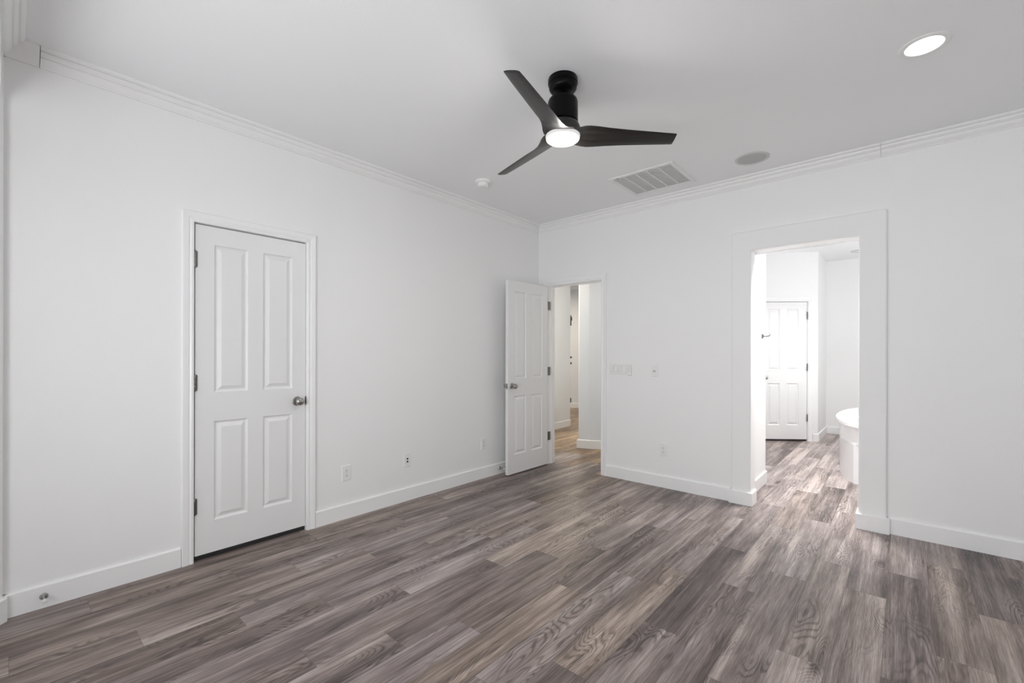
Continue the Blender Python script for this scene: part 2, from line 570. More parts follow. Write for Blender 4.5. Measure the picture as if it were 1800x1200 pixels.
# hall walls
bm = bmesh.new()
obox(bm, (-1.09, 0.12), (-1.200, 2.454), 0, H, 0, 0.12)
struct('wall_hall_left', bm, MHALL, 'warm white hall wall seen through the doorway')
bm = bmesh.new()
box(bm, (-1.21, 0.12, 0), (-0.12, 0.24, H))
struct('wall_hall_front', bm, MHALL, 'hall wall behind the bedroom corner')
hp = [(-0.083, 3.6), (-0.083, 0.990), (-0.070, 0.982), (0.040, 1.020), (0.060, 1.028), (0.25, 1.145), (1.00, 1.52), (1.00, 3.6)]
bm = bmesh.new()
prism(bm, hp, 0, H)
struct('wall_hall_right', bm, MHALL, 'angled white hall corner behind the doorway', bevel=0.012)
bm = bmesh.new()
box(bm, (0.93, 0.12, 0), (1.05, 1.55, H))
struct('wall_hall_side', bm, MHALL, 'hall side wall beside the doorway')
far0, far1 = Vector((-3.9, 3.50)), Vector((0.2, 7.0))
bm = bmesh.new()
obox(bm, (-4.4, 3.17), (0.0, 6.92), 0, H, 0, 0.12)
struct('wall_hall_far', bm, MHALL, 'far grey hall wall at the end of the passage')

# bathroom walls
bm = bmesh.new()
box(bm, (1.35, 0.12, 0), (2.19, 0.865, H))
struct('wall_bath_left', bm, MW, 'white bathroom wall beside the opening', bevel=0.01)
bm = bmesh.new()
box(bm, (1.23, 0.12, 0), (1.35, 2.95, H))
struct('wall_bath_corner', bm, MW, 'white bathroom wall out of sight')
BD = Vector((0.787, 0.617))            # direction of the angled door wall
BN = Vector((0.617, -0.787))           # its room-side normal
HB = Vector((2.166, 3.584))            # hinge side of the bathroom door
d0 = HB - BD * 0.672
bm = bmesh.new()
e0 = HB - BD * 1.12
e1 = HB + BD * 0.148
obox(bm, e0, d0, 0, H, 0, 0.11)
obox(bm, HB + BD * 0.012, e1, 0, H, 0, 0.11)
obox(bm, d0, HB + BD * 0.012, 2.045, H, 0, 0.11)
struct('wall_bath_door', bm, MW, 'angled white bathroom wall holding a panel door')
bm = bmesh.new()
box(bm, (2.17, e1.y, 0), (e1.x, 4.70, H))
struct('wall_bath_side', bm, MW, 'short white bathroom wall right of the panel door')
bm = bmesh.new()
box(bm, (2.17, 4.59, 0), (4.45, 4.72, H))
struct('wall_bath_far', bm, MW, 'far white bathroom wall')
window_wall('wall_bath_right', (4.40, 0.12), (4.40, 4.59), 1.2, 3.3, 1.05, 2.40, 4, 2, H)  # unseen window, added to let light into the bathroom

# ------------------------------------------------------------------ crown moulding
PROF = [(0.000, 2.674), (0.010, 2.674), (0.010, 2.680), (0.015, 2.683), (0.028, 2.697), (0.033, 2.706), (0.033, 2.710), (0.028, 2.713), (0.030, 2.716),
        (0.038, 2.716), (0.049, 2.725), (0.052, 2.730), (0.052, 2.733), (0.045, 2.736), (0.046, 2.740), (0.060, 2.740), (0.070, 2.745), (0.074, 2.750), (0.074, H), (0.0, H)]
FLAT = [(0.000, 2.674), (0.010, 2.674), (0.074, 2.744), (0.074, H), (0.0, H)]

def crown(name, p0, p1, m0, m1, label, prof=PROF, mat=MT):
    """p0->p1 along the wall, room on the left-hand side; m0/m1 = mitre shift per metre of projection"""
    p0, p1 = Vector(p0), Vector(p1)
    d = (p1 - p0).normalized()
    n = Vector((-d.y, d.x))
    bm = bmesh.new()
    A = [bm.verts.new((*(p0 + n * a + d * (a * m0)), z)) for a, z in prof]
    B = [bm.verts.new((*(p1 + n * a + d * (a * m1)), z)) for a, z in prof]
    k = len(prof)
    for i in range(k):
        j = (i + 1) % k
        bm.faces.new((A[i], A[j], B[j], B[i]))
    bm.faces.new(A)
    bm.faces.new(B[::-1])
    return struct(name, bm, mat, label)
crown('trim_1', (0, 0), (0, -4.022), 1, 0, 'long crown moulding above the closed panel door')
crown('trim_2', (0, -4.0245), (0, -4.150), 0, 0, 'plain crown corner piece at the left end', FLAT)
crown('trim_3', (3.0955, 0), (0, 0), 0, -1, 'crown moulding above the hall doorway and bathroom opening')
crown('trim_4', (RX, 0), (3.0970, 0), 1, 0, 'crown moulding right of the fine vertical joint')
crown('trim_5', (0.0, -4.147), (RX, -4.186), 0, -1, 'crown moulding over the window bay')
crown('trim_6', (RX, -4.155), (RX, 0), 1, -1, 'crown moulding on the right wall')

# ------------------------------------------------------------------ baseboards
BT, BBH = 0.015, 0.112
def base(name, runs, label, mat=MT):
    bm = bmesh.new()
    for p0, p1, m0, m1 in runs:
        p0, p1 = Vector(p0), Vector(p1)
        d = (p1 - p0).normalized()
        n = Vector((-d.y, d.x))
        pr = [(0, 0), (BT, 0), (BT, BBH - 0.005), (BT - 0.005, BBH), (0, BBH)]
        A = [bm.verts.new((*(p0 + n * a + d * (a * m0)), z)) for a, z in pr]
        B = [bm.verts.new((*(p1 + n * a + d * (a * m1)), z)) for a, z in pr]
        for i in range(5):
            j = (i + 1) % 5
            bm.faces.new((A[i], A[j], B[j], B[i]))
        bm.faces.new(A)
        bm.faces.new(B[::-1])
    return struct(name, bm, mat, label)
CW = 0.062         # casing width
ST = 0.030         # thickness of the bath surround
SX0, SX1, SH = 2.110, 3.133, 2.298
base('baseboard_left', [((0, -0.0), (0, D1B + CW + 0.004), 1, 0), ((0, D1A - CW - 0.004), (0, -4.141), 0, 0), ((0, -4.141), (0.040, -4.141), 0, 0.41)], 'white baseboard along the wall of the closed door')
base('baseboard_bay', [((0.040, -4.141), (0.70, -4.749), -0.41, 0)], 'white baseboard on the angled bay wall')
base('baseboard_back', [((SX0, 0), (HX1 + CW - 0.002, 0), 0, 0), ((HX0 - CW, 0), (0, 0), 0, -1), ((RX, 0), (SX1, 0), 0, 0)], 'white baseboard along the wall with the two openings')
base('baseboard_surround_left', [((BX0, 0.11), (BX0, -ST), 0, 1), ((BX0, -ST), (SX0, -ST), -1, 1), ((SX0, -ST), (SX0, 0), -1, 0)], 'white baseboard wrapped round the left bathroom opening pillar')
base('baseboard_surround_right', [((SX1, 0.0), (SX1, -ST), 0, 1), ((SX1, -ST), (BX1, -ST), -1, 1), ((BX1, -ST), (BX1, 0.11), -1, 0)], 'white baseboard wrapped round the right bathroom opening pillar')
base('baseboard_right', [((RX, -4.135), (RX, 0), 0, 0)], 'white baseboard on the right wall')
base('baseboard_hall_left', [((-1.200, 2.454), (-1.09, 0.30), 0, 0)], 'white baseboard on the near hall wall')
base('baseboard_hall_right', [((0.90, 1.50), (0.25, 1.145), 0, 0.2), ((0.25, 1.145), (0.060, 1.028), -0.2, 0.2), ((0.060, 1.028), (-0.078, 0.982), -0.2, 1), ((-0.083, 0.982), (-0.083, 3.5), -1, 0)], 'white baseboard round the hall corner')
base('baseboard_hall_far', [((-0.1, 6.829), (-4.3, 3.255), 0, 0)], 'white baseboard on the far hall wall')
base('baseboard_bath_left', [((2.19, 0.860), (2.19, 0.12), 0, 0)], 'white baseboard just inside the bathroom opening')
b0 = HB + BD * 0.074
base('baseboard_bath_door', [((e1.x, 4.59), (e1.x, e1.y), -1, 0.8), ((e1.x, e1.y), (b0.x, b0.y), -0.35, 0)], 'white baseboard right of the bathroom panel door')
base('baseboard_bath_far', [((4.40, 4.59), (e1.x, 4.59), 0, -1)], 'white baseboard on the far bathroom wall')

# ------------------------------------------------------------------ bathroom opening surround (square pop-out with soft edges)
bm = bmesh.new()
pts = [(SX0, 0), (SX0, SH), (SX1, SH), (SX1, 0), (BX1, 0), (BX1, BH), (BX0, BH), (BX0, 0)]
F = [bm.verts.new((x, -ST, z)) for x, z in pts]
Bk = [bm.verts.new((x, 0.0, z)) for x, z in pts]
bm.faces.new((F[0], F[1], F[6], F[7]))
bm.faces.new((F[1], F[2], F[5], F[6]))
bm.faces.new((F[2], F[3], F[4], F[5]))
for i in range(8):
    j = (i + 1) % 8
    bm.faces.new((F[i], F[j], Bk[j], Bk[i]))
struct('trim_7', bm, MW, 'wide raised white surround of the bathroom opening', bevel=0.012, seg=3)
bm = bmesh.new()
box(bm, (BX0, 0.118, BH - 0.014), (BX1, 0.135, BH + 0.02))
struct('trim_8', bm, MT, 'thin white bead at the head of the bathroom opening')

# ------------------------------------------------------------------ panel doors
CPROF = [(0.0, 0.010), (0.004, 0.014), (0.014, 0.016), (0.022, 0.012), (0.030, 0.016), (0.050, 0.019), (0.058, 0.019), (CW, 0.015)]
def casing(name, o, U, Nn, u0, u1, ht, label, sides=(1, 1), parent=None):
    """casing round an opening; o origin at floor, U along wall, Nn outward; u0..u1 clear opening"""
    bm = bmesh.new()
    o, U, Nn = Vector((*o, 0)), Vector((*U, 0)), Vector((*Nn, 0))
    Z = Vector((0, 0, 1))
    def ring(fn):
        return [bm.verts.new(fn(a, t)) for a, t in [(0, 0)] + CPROF + [(CW, 0)]]
    secs = []
    if sides[0]:
        secs.append(ring(lambda a, t: o + U * (u0 - a) + Nn * t))
    secs.append(ring(lambda a, t: o + U * (u0 - (a if sides[0] else 0)) + Nn * t + Z * (ht + a)))
    secs.append(ring(lambda a, t: o + U * (u1 + a) + Nn * t + Z * (ht + a)))
    if sides[1]:
        secs.append(ring(lambda a, t: o + U * (u1 + a) + Nn * t))
    for A, B in zip(secs, secs[1:]):
        for i in range(len(A)):
            j = (i + 1) % len(A)
            bm.faces.new((A[i], A[j], B[j], B[i]))
    bm.faces.new(secs[0])
    bm.faces.new(secs[-1][::-1])
    return struct(name, bm, MT, label)

def jamb(name, o, U, Nn, u0, u1, ht, depth, label, stop=None):
    bm = bmesh.new()
    o, U, Nn = Vector((*o, 0)), Vector((*U, 0)), Vector((*Nn, 0))
    def bx(ua, ub, na, nb, za, zb):
        q = []
        for z in (za, zb):
            for (u, n) in ((ua, na), (ub, na), (ub, nb), (ua, nb)):
                q.append(bm.verts.new(o + U * u + Nn * n + Vector((0, 0, z))))
        for f in ((0, 3, 2, 1), (4, 5, 6, 7), (0, 1, 5, 4), (1, 2, 6, 5), (2, 3, 7, 6), (3, 0, 4, 7)):
            bm.faces.new([q[i] for i in f])
    t = 0.018
    bx(u0 - t, u0, -depth, 0, 0, ht + t)
    bx(u1, u1 + t, -depth, 0, 0, ht + t)
    bx(u0, u1, -depth, 0, ht, ht + t)
    if stop is not None:
        s0, s1 = stop
        bx(u0, u0 + 0.010, s0, s1, 0, ht)
        bx(u1 - 0.010, u1, s0, s1, 0, ht)
        bx(u0 + 0.010, u1 - 0.010, s0, s1, ht - 0.010, ht)
    return struct(name, bm, MT, label)

def leaf_mesh(Wd, Hd, T, cols, rows):
    """slab in local axes: u=x (0..Wd), front face at y=0 facing -y, back at y=T; raised panels both sides"""
    bm = bmesh.new()
    us = [0, cols[0], cols[1], cols[2], cols[3], Wd]
    zs = [0, rows[0], rows[1], rows[2], rows[3], Hd]
    for side in (0, 1):
        yy = 0.0 if side == 0 else T
        sg = 1 if side == 0 else -1
        grid = [[bm.verts.new((u, yy, z)) for z in zs] for u in us]
        for i in range(5):
            for j in range(5):
                q = [grid[i][j], grid[i + 1][j], grid[i + 1][j + 1], grid[i][j + 1]]
                if i in (1, 3) and j in (1, 3):
                    prev = q
                    ua, ub, za, zb = us[i], us[i + 1], zs[j], zs[j + 1]
                    for ins, dp in ((0.003, 0.006), (0.010, 0.0105), (0.017, 0.011), (0.038, 0.002), (0.041, 0.0015)):
                        r = [bm.verts.new((u, yy + sg * dp, z)) for u, z in ((ua + ins, za + ins), (ub - ins, za + ins), (ub - ins, zb - ins), (ua + ins, zb - ins))]
                        for k in range(4):
                            m = (k + 1) % 4
                            bm.faces.new((prev[k], prev[m], r[m], r[k]))
                        prev = r
                    bm.faces.new(prev)
                else:
                    bm.faces.new(q)
        if side == 0:
            G0 = grid
        else:
            G1 = grid
    for i in range(5):
        bm.faces.new((G0[i][0], G0[i + 1][0], G1[i + 1][0], G1[i][0]))
        bm.faces.new((G0[i][5], G0[i + 1][5], G1[i + 1][5], G1[i][5]))
    for j in range(5):
        bm.faces.new((G0[0][j], G0[0][j + 1], G1[0][j + 1], G1[0][j]))
        bm.faces.new((G0[5][j], G0[5][j + 1], G1[5][j + 1], G1[5][j]))
    return bm

def knob(parent, u, z, y, sgn, mat=MNI):
    """door knob at local (u, y, z), pointing along sgn*y"""
    bm = bmesh.new()
    lathe(bm, [(0.0, 0.0), (0.032, 0.0), (0.033, 0.003), (0.030, 0.007), (0.020, 0.009), (0.0, 0.009)], 28, (u, y, z), (0, sgn, 0))
    rose = obj('rose', bm, mat, parent, smooth=40)
    bm = bmesh.new()
    lathe(bm, [(0.011, 0.008), (0.011, 0.026), (0.016, 0.031), (0.0255, 0.037), (0.0275, 0.046), (0.0265, 0.055), (0.021, 0.0625), (0.012, 0.066), (0.0, 0.067)], 28, (u, y, z), (0, sgn, 0))
    k = obj('door_knob', bm, mat, parent, smooth=40)
    k['label'] = 'brushed nickel knob'
    return k

def hinge_barrel(parent, u, z, y, mat=MHG, hh=0.095, leafw=0.0, sg=1):
    bm = bmesh.new()
    lathe(bm, [(0.0, -hh / 2 - 0.004), (0.004, -hh / 2 - 0.004), (0.0062, -hh / 2), (0.0062, -hh / 6), (0.0056, -hh / 6), (0.0062, -hh / 6 + 0.001), (0.0062, hh / 6), (0.0056, hh / 6), (0.0062, hh / 6 + 0.001), (0.0062, hh / 2), (0.004, hh / 2 + 0.004), (0.0, hh / 2 + 0.004)], 14, (u, y, z), (0, 0, 1))
    if leafw:
        box(bm, (min(u, u + sg * leafw), y + 0.002, z - hh / 2), (max(u, u + sg * leafw), y + 0.0045, z + hh / 2))
    h_ = obj('hinge', bm, mat, parent, smooth=40)
    return h_

# --- door 1 : closed door in the left wall. local x -> world -? use Empty rotated: local +x = world +y, local -y = world +x
d1 = structE('door_1', 'closed white four panel door on the long wall', (-0.004, D1A + 0.006, 0.0), math.pi / 2)
Wd1 = D1B - D1A - 0.009
lf = obj('door_leaf', leaf_mesh(Wd1, 2.016, 0.035, (0.100, 0.291, 0.382, 0.572), (0.196, 0.810, 0.988, 1.905)), MD, d1)
lf.location = (0, 0, 0.032)
bm = bmesh.new()
box(bm, (0.004, 0.008, 0.003), (Wd1 - 0.004, 0.030, 0.034))  # black strip put in for the shade of the gap under the leaf
obj('gap_shade', bm, MSLOT, d1)['label'] = 'black strip as the shaded gap under the door'
knob(d1, Wd1 - 0.058, 0.928, 0.0, -1)
for z in (1.835, 1.085, 0.334):
    hinge_barrel(d1, -0.002, z, -0.0075, leafw=0.012, sg=1)
bm = bmesh.new()
box(bm, (Wd1 - 0.002, -0.004, 0.90), (Wd1 + 0.006, 0.012, 0.957))
obj('latch', bm, MDK, d1)
jamb('trim_9', (0, 0), (0, 1), (1, 0), D1A, D1B, D1H, WT, 'jamb of the closed panel door', (-0.06, -0.041))
casing('trim_10', (0, 0), (0, 1), (1, 0), D1A - 0.002, D1B + 0.002, D1H, 'white casing of the closed panel door')
bm = bmesh.new()
box(bm, (-1.1, -3.9, 0.0), (-0.98, -2.2, 2.2))  # near-black material on these walls stands for the unlit inside
box(bm, (-1.0, -3.6, 0.0), (-0.12, -3.5, 2.2))
box(bm, (-1.0, -2.6, 0.0), (-0.12, -2.5, 2.2))
box(bm, (-1.1, -3.9, 2.2), (-0.12, -2.2, 2.3))
struct('wall_closet', bm, MDK, 'closet with walls blackened as shade behind the closed panel door')

# --- door 2 : hall door, open against the left wall. local x from the hinge to world -y
d2 = structE('door_2', 'white panel door standing wide open beside the hall doorway', (HX0 + 0.024, -0.052, 0.0), -math.pi / 2 - 0.012)
# local +x -> world -y ; local -y -> world -x ; local +y -> world +x
Wd2 = 0.668
lf = obj('door_leaf', leaf_mesh(Wd2, 2.012, 0.034, (0.098, 0.288, 0.380, 0.570), (0.196, 0.808, 0.985, 1.902)), MD, d2)
lf.location = (0, -0.034, 0.016)
knob(d2, Wd2 - 0.060, 0.930, 0.0, 1)
knob(d2, Wd2 - 0.060, 0.930, -0.034, -1)
bm = bmesh.new()
box(bm, (Wd2 - 0.001, -0.029, 0.902), (Wd2 + 0.0015, -0.005, 0.958))
lathe(bm, [(0.010, 0.0), (0.010, 0.008), (0.0, 0.009)], 12, (Wd2, -0.017, 0.930), (1, 0, 0))
obj('latch', bm, MNI, d2)
for z in (1.813, 1.068, 0.330):
    bm = bmesh.new()
    box(bm, (-0.052, -0.0035, z - 0.048), (-0.004, 0.0, z + 0.048))
    lathe(bm, [(0.0, -0.05), (0.0065, -0.048), (0.0065, 0.048), (0.0, 0.05)], 12, (-0.012, -0.008, z), (0, 0, 1))
    h_ = obj('hinge', bm, MHG, d2, smooth=40)
jamb('trim_11', (0, 0), (1, 0), (0, -1), HX0, HX1, HH, WT, 'jamb of the hall doorway', (-0.075, -0.045))
casing('trim_12', (0, 0), (1, 0), (0, -1), HX0 - 0.002, HX1 + 0.002, HH, 'white casing of the hall doorway')
bm = bmesh.new()
box(bm, (HX1 - 0.002, 0.008, 0.90), (HX1 + 0.004, 0.036, 0.96))
t_ = thing('strike_plate', 'small nickel strike plate on the right jamb of the hall doorway', 'strike plate', (HX1, 0.022, 0.93))
q_ = obj('plate', bm, MNI, t_)
q_.matrix_parent_inverse = Matrix.Translation((-HX1, -0.022, -0.93))

# --- door 3 : bathroom panel door in the angled wall. local x along -BD from the hinge
d3 = structE('door_3', 'closed white panel door on the angled bathroom wall', (HB.x, HB.y, 0.0), math.atan2(BD.y, BD.x))
Wd3 = 0.660
lf = obj('door_leaf', leaf_mesh(Wd3, 2.000, 0.035, (0.105, 0.275, 0.373, 0.542), (0.205, 0.815, 1.005, 1.900)), MD, d3)
lf.location = (-Wd3 - 0.004, 0.004, 0.028)
bm = bmesh.new()
box(bm, (-Wd3, 0.010, 0.003), (-0.008, 0.032, 0.030))  # same dark gap under this leaf, done as a black strip
obj('gap_shade', bm, MSLOT, d3)['label'] = 'black strip as the shaded gap under the door'
knob(d3, -Wd3 + 0.056, 0.925, 0.004, -1)
for z in (1.83, 1.08, 0.345):
    hinge_barrel(d3, -0.006, z, -0.008, hh=0.10)
jamb('trim_13', (HB.x, HB.y), (-BD.x, -BD.y), (BN.x, BN.y), 0.0, 0.666, 2.034, 0.11, 'jamb of the bathroom panel door', (-0.07, -0.045))
casing('trim_14', (HB.x, HB.y), (BD.x, BD.y), (BN.x, BN.y), -0.668, 0.004, 2.034, 'white casing of the bathroom panel door')
bm = bmesh.new()
q0, q1 = HB - BD * 0.80, HB + BD * 0.10
obox(bm, q0, q1, 0, 2.2, 0.40, 0.44)  # near-black sheet standing for the shade seen past the leaf
struct('wall_bath_shade', bm, MDK, 'dark sheet as shade behind the bathroom panel door')

# --- door 4 : far door in the hall, seen edge on past the corner
pe = Vector((-1.235, 2.505))
dv = Vector((CX, CY))
dr = (pe - dv).normalized()
d4 = structE('door_4', 'far hall door seen edge on past the hall wall corner', (pe.x, pe.y, 0), math.atan2(dr.y, dr.x))
bm = bmesh.new()
box(bm, (0.0, -0.002, 0.02), (0.80, 0.030, 2.25))
obj('door_leaf', bm, MD, d4)
for z, r, nm in ((1.205, 0.020, 'deadbolt'), (1.10, 0.020, 'door_knob')):
    bm = bmesh.new()
    lathe(bm, [(0.0, 0.0), (r, 0.0), (r, 0.012), (r * 0.8, 0.026), (0.0, 0.028)], 16, (0.05, -0.002, z), (0, -1, 0))
    obj(nm, bm, MDK, d4, smooth=40)
bm = bmesh.new()
box(bm, (0.02, -0.022, 1.77), (0.06, -0.002, 1.95))
box(bm, (0.02, -0.034, 1.86), (0.05, -0.022, 1.92))
obj('latch_guard', bm, MDK, d4)
bm = bmesh.new()
box(bm, (0.02, -0.020, 0.40), (0.05, -0.002, 0.48))
obj('hinge', bm, MDK, d4)

# ------------------------------------------------------------------ ceiling fan
FX, FY = 1.828, -2.139
fan = thing('ceiling_fan', 'black three blade ceiling fan with a lit round lamp', 'ceiling fan', (FX, FY, H))
def fo(name, bm, mat, **k):
    o = obj(name, bm, mat, fan, **k)
    return o
bm = bmesh.new()
lathe(bm, [(0.0, 0.0), (0.078, 0.0), (0.080, -0.004), (0.080, -0.030), (0.076, -0.032), (0.075, -0.052), (0.069, -0.063), (0.055, -0.070), (0.030, -0.072), (0.0, -0.072)], 40)
fo('canopy', bm, MBK, smooth=35)
bm = bmesh.new()
lathe(bm, [(0.0, -0.066), (0.019, -0.066), (0.021, -0.082), (0.034, -0.088), (0.034, -0.096), (0.0, -0.096)], 24)
fo('downrod', bm, MBK, smooth=35)
bm = bmesh.new()
lathe(bm, [(0.0, -0.092), (0.040, -0.092), (0.050, -0.096), (0.066, -0.105), (0.077, -0.117), (0.081, -0.130), (0.082, -0.236), (0.078, -0.240), (0.0, -0.240)], 40)
fo('motor_housing', bm, MBK, smooth=35)
bm = bmesh.new()
lathe(bm, [(0.0, -0.240), (0.075, -0.240), (0.084, -0.247), (0.092, -0.262), (0.097, -0.284), (0.098, -0.306), (0.095, -0.309), (0.0, -0.309)], 44)
fo('hub', bm, MBL, smooth=35)
bm = bmesh.new()
lathe(bm, [(0.0, -0.3085), (0.0925, -0.3085), (0.0935, -0.3120), (0.0925, -0.3150), (0.0900, -0.3260), (0.0880, -0.3270), (0.0, -0.3270)], 44)
fo('lamp_rim', bm, MFANS, smooth=40)
bm = bmesh.new()
lathe(bm, [(0.0885, -0.3268), (0.084, -0.3310), (0.05, -0.3365), (0.0, -0.3385)], 44)
fo('lamp_diffuser', bm, MFANL, smooth=50)
_l = bpy.data.lights.new('fan_lamp', 'POINT')
_l.shadow_soft_size = 0.06
_l.energy = 4.5
_l.color = (1, 0.97, 0.93)
_o = bpy.data.objects.new('fan_lamp', _l)
COL.objects.link(_o)
_o.location = (FX, FY, H - 0.41)
_l = bpy.data.lights.new('fan_lamp', 'AREA')
_l.shape = 'DISK'
_l.size = 0.15
_l.energy = 6
_l.color = (1, 0.97, 0.93)
_o = bpy.data.objects.new('fan_lamp', _l)
COL.objects.link(_o)
_o.location = (FX, FY, H - 0.342)
def blade():
    bm = bmesh.new()
    sec = [(0.035, 0.160, 0, 0.0), (0.060, 0.172, 2, 0.0), (0.085, 0.166, 6, 0.0), (0.11, 0.154, 14, 0.0), (0.14, 0.144, 20, 0.0), (0.18, 0.134, 22, 0.0), (0.24, 0.124, 20, 0.0), (0.34, 0.110, 18, 0.0), (0.44, 0.099, 17, 0), (0.54, 0.088, 16, 0), (0.612, 0.079, 16, 0), (0.618, 0.076, 16, 0)]
    rows = []
    nn = 10
    for r, c, pt, s0 in sec:
        a = math.radians(pt)
        row = []
        th = 0.011
        for k in range(nn):
            f = k / (nn - 1) - 0.5
            row.append((f, 1))
        up_ = [(f, th / 2 * max(0.25, 1 - (2 * f) ** 4)) for f, _ in row]
        dn_ = [(f, -th / 2 * max(0.25, 1 - (2 * f) ** 4)) for f, _ in reversed(row)]
        ring = []
        for f, h in up_ + dn_:
            s = f * c
            y = s * math.cos(a) + h * math.sin(a)
            z = -s * math.sin(a) + h * math.cos(a) - 0.020 * (2 * f) ** 2 * max(0, 1 - r / 0.22) * 0.0
            ring.append(bm.verts.new((r, y, z)))
        rows.append(ring)
    m = len(rows[0])
    for A, B in zip(rows, rows[1:]):
        for k in range(m):
            j = (k + 1) % m
            bm.faces.new((A[k], A[j], B[j], B[k]))
    bm.faces.new(rows[0])
    bm.faces.new(rows[-1][::-1])
    return bm
bl0 = None
for k in range(3):
    if bl0 is None:
        b_ = bl0 = obj('blade', blade(), MBL, fan, smooth=40)
    else:
        b_ = bl0.copy()
        COL.objects.link(b_)
        b_.parent = fan
    b_.location = (0, 0, 2.448 - H)
    b_.rotation_euler = (0, 0, -1.318 + k * 2 * math.pi / 3)

# ------------------------------------------------------------------ ceiling fittings
t = thing('recessed_light', 'lit round recessed light in the ceiling at right', 'ceiling light', (3.293, -1.213, H))
bm = bmesh.new()
lathe(bm, [(0.072, 0.0), (0.098, 0.0), (0.098, -0.003), (0.088, -0.007), (0.072, -0.004)], 48, closed=True)
obj('trim_ring', bm, MPL, t, smooth=35)
bm = bmesh.new()
lathe(bm, [(0.0, -0.003), (0.0725, -0.003), (0.0725, 0.0), (0.0, 0.0)], 48)
obj('lens', bm, MLENS, t)

_l = bpy.data.lights.new('recessed_lamp', 'AREA')
_l.shape = 'DISK'
_l.size = 0.14
_l.energy = 0.6
_l.color = (1, 0.97, 0.93)
_o = bpy.data.objects.new('recessed_lamp', _l)
COL.objects.link(_o)
_o.location = (3.293, -1.213, H - 0.012)
t = thing('recessed_light', 'small round ceiling light inside the bathroom', 'ceiling light', (2.72, 3.98, H))
bm = bmesh.new()
lathe(bm, [(0.06, 0.0), (0.085, 0.0), (0.085, -0.004), (0.07, -0.010), (0.06, -0.004)], 32, closed=True)
obj('trim_ring', bm, MPG, t, smooth=35)
bm = bmesh.new()
lathe(bm, [(0.0, -0.003), (0.06, -0.003), (0.06, 0.0), (0.0, 0.0)], 32)
obj('lens', bm, MPL, t)

t = thing('ceiling_speaker', 'round grey in-ceiling speaker beside the air vent', 'speaker', (2.351, -0.385, H))
bm = bmesh.new()
lathe(bm, [(0.098, 0.0), (0.118, 0.0), (0.118, -0.003), (0.112, -0.007), (0.102, -0.008), (0.098, -0.005)], 56, closed=True)
obj('rim', bm, plain('speaker_rim', (0.60, 0.60, 0.60), 0.5), t, smooth=35)
bm = bmesh.new()
lathe(bm, [(0.0, -0.0065), (0.06, -0.006), (0.099, -0.004), (0.099, 0.0), (0.0, 0.0)], 56)
obj('grille', bm, MGR, t, smooth=35)

t = thing('smoke_detector', 'small white round smoke detector on the ceiling corner', 'smoke detector', (0.485, -1.405, H))
bm = bmesh.new()
lathe(bm, [(0.0, 0.0), (0.068, 0.0), (0.068, -0.012), (0.063, -0.018), (0.050, -0.020), (0.0, -0.020)], 40)
obj('base', bm, MPL, t, smooth=30)
bm = bmesh.new()
lathe(bm, [(0.046, -0.020), (0.043, -0.026), (0.047, -0.030), (0.047, -0.044), (0.040, -0.050), (0.015, -0.052), (0.0, -0.052)], 40)
obj('cap', bm, MPL, t, smooth=30)

t = thing('air_vent', 'white square return air vent on the ceiling', 'vent', (1.600, -0.478, H))
vx, vy, vb = 0.278, 0.262, 0.034
bm = bmesh.new()
for a, c in (((-vx, -vy, -0.010), (vx, -vy + vb, 0)), ((-vx, vy - vb, -0.010), (vx, vy, 0)), ((-vx, -vy + vb, -0.010), (-vx + vb, vy - vb, 0)), ((vx - vb, -vy + vb, -0.010), (vx, vy - vb, 0))):
    box(bm, a, c)
obj('frame', bm, MVENT, t, bevel=0.003, seg=1)
bm = bmesh.new()
box(bm, (-vx + vb, -vy + vb, -0.001), (vx - vb, vy - vb, 0))
obj('backing', bm, MVDK, t)
inw = 2 * (vx - vb)
for k in range(5):
    xa = -vx + vb + inw * k / 5
    xb = -vx + vb + inw * (k + 1) / 5
    bm = bmesh.new()
    ns = 20
    for s in range(ns):
        y0_ = -vy + vb + (2 * (vy - vb)) * s / ns
        st = 2 * (vy - vb) / ns
        v = [bm.verts.new(p) for p in ((xa + 0.005, y0_ + 0.001, -0.0062), (xb - 0.005, y0_ + 0.001, -0.0062), (xb - 0.005, y0_ + st * 0.94, -0.002), (xa + 0.005, y0_ + st * 0.94, -0.002),
                                       (xa + 0.005, y0_ + 0.001, -0.0052), (xb - 0.005, y0_ + 0.001, -0.0052), (xb - 0.005, y0_ + st * 0.94, -0.001), (xa + 0.005, y0_ + st * 0.94, -0.001))]
        for f in ((0, 1, 2, 3), (7, 6, 5, 4), (0, 4, 5, 1), (1, 5, 6, 2), (2, 6, 7, 3), (3, 7, 4, 0)):
            bm.faces.new([v[i] for i in f])
    obj('louvre', bm, MVENT, t)
for k in range(1, 5):
    xa = -vx + vb + inw * k / 5
    bm = bmesh.new()
    box(bm, (xa - 0.005, -vy + vb, -0.009), (xa + 0.005, vy - vb, -0.001))
    obj('divider', bm, MVENT, t)
for (sx_, sy_) in ((-vx + vb / 2 + 0.06, -vy + vb * 0.7),):
    bm = bmesh.new()
    lathe(bm, [(0.0, -0.012), (0.005, -0.0115), (0.006, -0.010), (0.0, -0.010)], 12, (sx_, sy_, 0))
    obj('screw', bm, MDK, t)

